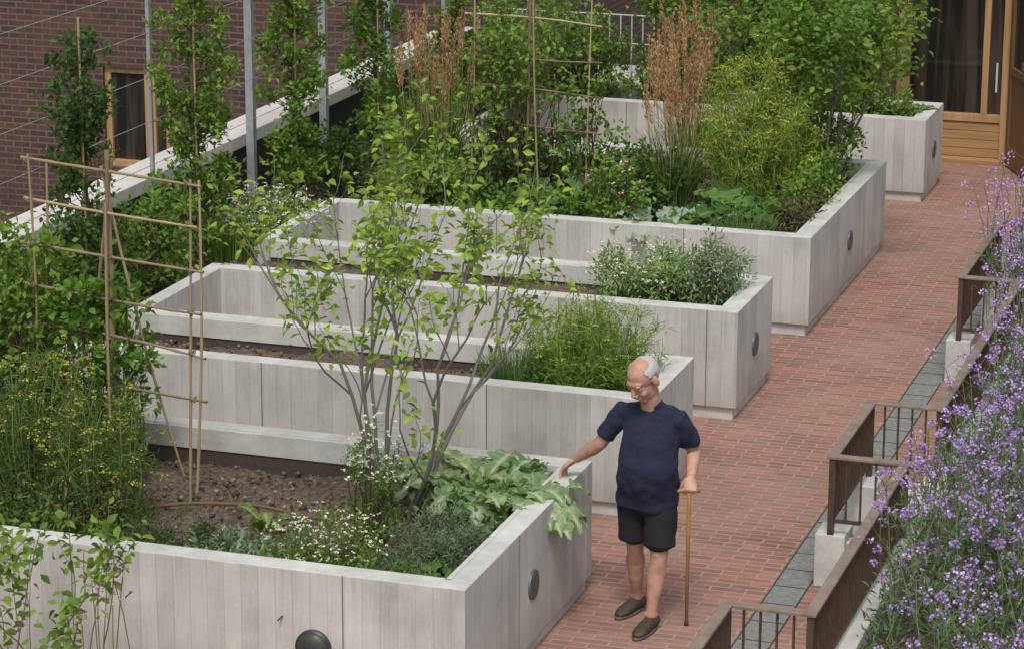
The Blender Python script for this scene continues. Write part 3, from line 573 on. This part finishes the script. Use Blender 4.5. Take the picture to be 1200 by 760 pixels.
bmesh.ops.create_cone(bm,cap_ends=True,segments=32,radius1=.1,radius2=.1,depth=.02,matrix=Matrix.Rotation(math.pi/2,4,'X'))
me=bpy.data.meshes.new('wall_light'); bm.to_mesh(me); bm.free(); me.materials.append(M_dark)
for p in me.polygons: p.use_smooth=True
o=link(bpy.data.objects.new('round_wall_light',me)); o.location=(-5.27,12.63,.38)

# ------------------------------------------------------------ man
M_skin=simple('skin',(.46,.26,.19),.6,0,22,.18,.15,.001)
M_shirt=simple('navy_cotton',(.013,.017,.042),.95,0,60,.25,.3,.002)
M_shorts=simple('black_shorts',(.010,.010,.014),.9,0,60,.25,.3,.002)
M_shoe=simple('brown_leather',(.06,.04,.028),.6,0,40,.3,.3,.002)
M_sole=simple('shoe_sole',(.12,.10,.08),.8)
M_hair=simple('grey_hair',(.46,.45,.43),.85,0,160,.35,.8,.004)
M_brow=simple('eyebrow_hair',(.36,.23,.175),.85,0,160,.2,.3,.002)
M_cane=wood('cane_wood',(.26,.13,.05),(.40,.22,.09))
M_eye=simple('eye',(.12,.07,.055),.5)
M_lip=simple('lips',(.34,.16,.125),.6)
man=group('elderly_man',(-4.0,14.5,0),math.radians(18.3))
def loft(bm,C,R,side=(1,0,0),n=20):
    C=[Vector(c) for c in C]; rings=[]
    for i,c in enumerate(C):
        tg=(C[min(i+1,len(C)-1)]-C[max(i-1,0)]).normalized(); s=Vector(side); s=(s-tg*s.dot(tg)).normalized(); u=tg.cross(s)
        ra,rb=R[i] if isinstance(R[i],tuple) else (R[i],R[i])
        rings.append([bm.verts.new(c+s*ra*math.cos(a)+u*rb*math.sin(a)) for a in [2*math.pi*k/n for k in range(n)]])
    for a,b in zip(rings[:-1],rings[1:]):
        for k in range(n): bm.faces.new((a[k],a[(k+1)%n],b[(k+1)%n],b[k]))
    for ring,c,sg,i in ((rings[0],C[0],-1,0),(rings[-1],C[-1],1,-1)):
        tg=((C[1]-C[0]) if sg<0 else (C[-1]-C[-2])).normalized(); r=R[i]; r=min(r) if isinstance(r,tuple) else r
        v=bm.verts.new(c+tg*sg*r*.6)
        for k in range(n): bm.faces.new((ring[k],ring[(k+1)%n],v) if sg>0 else (ring[(k+1)%n],ring[k],v))
def ell(bm,c,r,M=Matrix.Identity(4)):
    bmesh.ops.create_uvsphere(bm,u_segments=20,v_segments=12,radius=1,matrix=M@Matrix.Translation(c)@Matrix.Diagonal((*r,1)))
def fin(name,bm,mat,voxel=None,sm=3,disp=0,par=man):
    bmesh.ops.recalc_face_normals(bm,faces=bm.faces); me=bpy.data.meshes.new(name); bm.to_mesh(me); bm.free(); me.materials.append(mat)
    for p in me.polygons: p.use_smooth=True
    o=link(bpy.data.objects.new(name,me)); o.parent=par
    if voxel:
        r=o.modifiers.new('r','REMESH'); r.mode='VOXEL'; r.voxel_size=voxel; r.use_smooth_shade=True
        s=o.modifiers.new('s','SMOOTH'); s.factor=.5; s.iterations=sm
        if disp:
            tx=bpy.data.textures.new(name,'CLOUDS'); tx.noise_scale=.11; tx.noise_depth=1; d=o.modifiers.new('d','DISPLACE'); d.texture=tx; d.strength=disp; d.mid_level=.5; d.texture_coords='LOCAL'
    return o
al=math.radians(25); SD=(-math.cos(al),math.sin(al),0)
HM=Matrix.Translation((-.018,-.100,1.484))@Matrix.Rotation(math.radians(-48),4,'Z')@Matrix.Rotation(math.radians(35),4,'X')@Matrix.Scale(1.07,4)
RS=(-.118,.065,1.245);LS=(.178,-.075,1.245);RE=(-.25,.09,1.045);LE=(.278,.0,1.035);RW=(-.385,.205,.915);LW=(.252,-.185,.935)
RH=(-.065,.04,.80);LH=(.10,-.035,.80);RK=(-.045,.05,.445);LK=(.085,-.11,.445);RA=(-.025,.165,.085);LA=(.042,-.145,.085)
mid=lambda a,b,t:tuple(a[i]*(1-t)+b[i]*t for i in range(3))
bm=bmesh.new()
loft(bm,[(.018,0,.72),(.018,-.01,.82),(.02,-.03,.95),(.03,-.03,1.10),(.035,-.02,1.20),(.04,-.015,1.26),(.04,-.03,1.32)],[(.12,.1),(.14,.115),(.15,.13),(.15,.115),(.13,.085),(.09,.06),(.055,.055)],SD,24)
loft(bm,[(.04,-.02,1.26),(.022,-.055,1.36),(.006,-.075,1.43)],[.063,.058,.057],SD)
for S,E,W_ in ((RS,RE,RW),(LS,LE,LW)):
    loft(bm,[S,mid(S,E,.5),E,mid(E,W_,.3),mid(E,W_,.75),W_],[.045,.044,.039,.043,.032,.028])
for H,K,An in ((RH,RK,RA),(LH,LK,LA)):
    k2=mid(K,An,.3); k2=(k2[0],k2[1]+.018,k2[2])
    loft(bm,[H,mid(H,K,.5),mid(H,K,.88),K,mid(K,An,.12),k2,mid(K,An,.6),mid(K,An,.9),An],[.080,.072,.054,.051,.047,.056,.043,.031,.034])
    ell(bm,(K[0]-.010,K[1]-.022,K[2]+.008),(.032,.030,.038))
    for s_ in (-1,1): ell(bm,(An[0]+s_*.028,An[1],An[2]+.012),(.012,.014,.016))
ell(bm,(0,.012,.03),(.074,.093,.084),HM); ell(bm,(0,-.03,-.03),(.058,.062,.080),HM); ell(bm,(0,-.018,-.070),(.054,.062,.038),HM); ell(bm,(0,-.062,-.092),(.028,.026,.022),HM)
ell(bm,(0,-.058,.030),(.054,.034,.024),HM)
for s in (-1,1):
    ell(bm,(s*.034,-.064,-.032),(.024,.024,.022),HM); ell(bm,(s*.076,.012,-.008),(.011,.020,.035),HM); ell(bm,(s*.011,-.098,-.034),(.010,.012,.009),HM)
    ell(bm,(s*.030,-.076,.024),(.020,.012,.009),HM); ell(bm,(s*.031,-.073,.001),(.016,.013,.013),HM)
loft(bm,[HM@Vector(q) for q in ((0,-.078,.022),(0,-.093,.0),(0,-.108,-.026),(0,-.104,-.038))],[.010,.010,.014,.009],(1,0,0),12)
ell(bm,(0,-.084,-.060),(.024,.014,.016),HM)
def hand(bm,W_,d,n,s,curl,thumb):
    W_=Vector(W_);d=Vector(d).normalized();n=Vector(n);n=(n-d*n.dot(d)).normalized();s0=d.cross(n); s0=s0 if s0.dot(Vector(s))>0 else -s0
    loft(bm,[W_,W_+d*.03,W_+d*.06,W_+d*.088],[(.024,.02),(.034,.018),(.040,.016),(.038,.012)],tuple(s0),16)
    for off,L,sp in ((.030,.074,.16),(.010,.082,.04),(-.011,.076,-.08),(-.031,.060,-.22)):
        p=W_+d*.080+s0*off; a=0; dd=(d+s0*sp).normalized(); pts=[p-dd*.02,p]
        for f,c in zip((.45,.31,.24),curl):
            a+=math.radians(c); q=dd*math.cos(a)+n*math.sin(a); pts.append(pts[-1]+q*L*f)
        loft(bm,[tuple(x) for x in pts],[.009,.0090,.0083,.0074,.0060],tuple(s0),10)
    b=W_+d*.022+s0*.026; t1=(d*thumb[0]+s0*thumb[1]+n*thumb[2]).normalized(); t2=(t1+d*.5+n*thumb[3]).normalized()
    loft(bm,[tuple(b-t1*.01),tuple(b+t1*.035),tuple(b+t1*.035+t2*.026)],[.013,.0105,.0075],tuple(n),10)
hand(bm,RW,(-.60,.20,-.55),(.25,-.3,-.9),(.3,-.8,.3),(22,24,16),(.6,.75,.15,.2))
hand(bm,LW,(-.10,-.62,-.62),(0,.62,-.70),(-1,0,0),(62,78,45),(.65,.5,.55,.6))
fin('body',bm,M_skin,.0034,2)
for s in (-1,1):
    bm=bmesh.new(); ell(bm,(s*.031,-.0825,-.001),(.009,.005,.0022),HM); fin('eye',bm,M_eye)
    bm=bmesh.new(); ell(bm,(s*.031,-.0850,.027),(.013,.004,.0022),HM); fin('eyebrow',bm,M_brow)
bm=bmesh.new(); ell(bm,(0,-.0965,-.060),(.017,.003,.0022),HM); fin('mouth',bm,M_lip)
bm=bmesh.new(); bmesh.ops.create_uvsphere(bm,u_segments=64,v_segments=40,radius=1)
dl=[]
for v in bm.verts:
    x,y,z=v.co; w_=.06*math.sin(x*23+y*9)
    bald=(z>.66+w_ and y<.32) or (z>.25 and y<-.36+w_) or (z<=.25 and y<-.32+.1*w_)
    if bald or z<-.62 or (y<-.02 and z<-.28+w_) or (abs(x)>.85 and -.5<z<-.06 and y<.26): dl.append(v)
bmesh.ops.delete(bm,geom=dl,context='VERTS')
for v in bm.verts:
    n_=.5*math.sin(v.co.x*31+v.co.z*17)+.5*math.sin(v.co.y*43-v.co.z*29)
    k=1.045+.018*n_-(.03 if v.co.z>.5 else 0)
    v.co=HM@Vector((v.co.x*.0745*k,.013+v.co.y*.0935*k,.03+v.co.z*.0845*k))
o=fin('hair',bm,M_hair); sd=o.modifiers.new('s','SOLIDIFY'); sd.thickness=.008; sd.offset=-1
bm=bmesh.new()
loft(bm,[(.02,0,.725),(.02,-.010,.80),(.015,-.045,.90),(.018,-.055,.98),(.03,-.04,1.10),(.035,-.028,1.18),(.04,-.02,1.235),(.04,-.022,1.28),(.036,-.03,1.315)],
     [(.182,.146),(.180,.150),(.182,.165),(.178,.162),(.168,.139),(.162,.120),(.150,.098),(.112,.078),(.066,.062)],SD,32)
for S,E in ((RS,RE),(LS,LE)):
    inn=mid(S,(.04,-.02,1.25),.5)
    loft(bm,[inn,mid(inn,S,.6),S,mid(S,E,.25),mid(S,E,.55),mid(S,E,.78)],[.066,.062,.060,.060,.060,.063],n=20)
loft(bm,[(.038,-.028,1.30),(.030,-.040,1.335)],[.064,.063],SD,24)
fin('navy_t_shirt',bm,M_shirt,.006,9,.034)
bm=bmesh.new()
loft(bm,[(.02,0,.82),(.02,0,.76),(.02,0,.69)],[(.145,.11),(.155,.118),(.150,.12)],SD,28)
for H,K in ((RH,RK),(LH,LK)):
    loft(bm,[mid(H,K,.1),mid(H,K,.3),mid(H,K,.6),mid(H,K,.86)],[.080,.092,.092,.095])
fin('shorts',bm,M_shorts,.006,4,.022)
for nm,An,dr in (('right_shoe',RA,(-.62,-.78,0)),('left_shoe',LA,(-.50,-.86,0))):
    d=Vector(dr).normalized(); s=Vector((d.y,-d.x,0)); b=Vector((An[0],An[1],0))
    bm=bmesh.new()
    loft(bm,[tuple(b-d*.065+Vector((0,0,.045))),tuple(b-d*.03+Vector((0,0,.052))),tuple(b+d*.03+Vector((0,0,.052))),tuple(b+d*.09+Vector((0,0,.043))),tuple(b+d*.15+Vector((0,0,.033))),tuple(b+d*.185+Vector((0,0,.026)))],[(.030,.032),(.036,.040),(.038,.038),(.044,.030),(.042,.022),(.026,.014)],tuple(s),20)
    fin(nm,bm,M_shoe,.005,3)
    bm=bmesh.new(); n=28; ring=[]
    for z in (.002,.018):
        rr=[]
        for k in range(n):
            a=2*math.pi*k/n; w=.040+.008*math.cos(a); rr.append(bm.verts.new(b+d*(.062+.140*math.cos(a))+s*w*math.sin(a)+Vector((0,0,z))))
        ring.append(rr)
    for k in range(n): bm.faces.new((ring[0][k],ring[0][(k+1)%n],ring[1][(k+1)%n],ring[1][k]))
    bm.faces.new(ring[1]); bm.faces.new(ring[0][::-1]); fin(nm+'_sole',bm,M_sole)
bm=bmesh.new(); top=Vector((.240,-.235,.872)); tip=Vector((.250,-.07,.0))
loft(bm,[tuple(tip+Vector((0,0,.012))),tuple(tip.lerp(top,.5)),tuple(top)],[.0095,.011,.0125])
loft(bm,[tuple(top+Vector((-.062,-.004,-.004))),tuple(top+Vector((-.03,0,.004))),tuple(top),tuple(top+Vector((.035,0,.004))),tuple(top+Vector((.06,.004,-.006)))],[.011,.013,.013,.013,.010],(0,1,0))
fin('walking_cane',bm,M_cane)
bm=bmesh.new(); loft(bm,[tuple(tip+Vector((0,0,.001))),tuple(tip+Vector((0,0,.028)))],[.014,.011]); fin('cane_ferrule',bm,M_dark)

# ------------------------------------------------------------ camera, light
cd=bpy.data.cameras.new('camera'); cd.lens=36*3260/1200; cd.sensor_width=36; cd.clip_end=2000; cd.clip_start=.5
cam=link(bpy.data.objects.new('camera',cd)); cam.location=(0,0,5.854)
cam.rotation_euler=(Matrix.Rotation(math.radians(18.3),3,'Z')@Matrix.Rotation(math.radians(90-15.221),3,'X')@Matrix.Rotation(math.radians(.167),3,'Z')).to_euler()
SC.camera=cam
w=bpy.data.worlds.new('World'); SC.world=w; w.use_nodes=True; nt=w.node_tree; bg=nt.nodes['Background']
sk=nt.nodes.new('ShaderNodeTexSky'); sk.sky_type='NISHITA'; sk.sun_disc=False
EL,AZ=math.radians(58),math.radians(165)
sk.sun_elevation=EL; sk.sun_rotation=AZ; sk.dust_density=4; sk.air_density=1.0
hs_=nt.nodes.new('ShaderNodeHueSaturation'); hs_.inputs['Saturation'].default_value=.35
nt.links.new(sk.outputs[0],hs_.inputs['Color']); nt.links.new(hs_.outputs[0],bg.inputs[0]); bg.inputs[1].default_value=.15
sl_=bpy.data.lights.new('sun','SUN'); sl_.energy=1.5; sl_.angle=math.radians(12); sl_.color=(1,.97,.90)
so=link(bpy.data.objects.new('sun',sl_)); dv=Vector((math.sin(AZ)*math.cos(EL),math.cos(AZ)*math.cos(EL),math.sin(EL)))
so.rotation_euler=dv.to_track_quat('Z','Y').to_euler(); so.location=(0,0,20)
SC.view_settings.view_transform='Standard'; SC.view_settings.look='None'; SC.view_settings.exposure=0
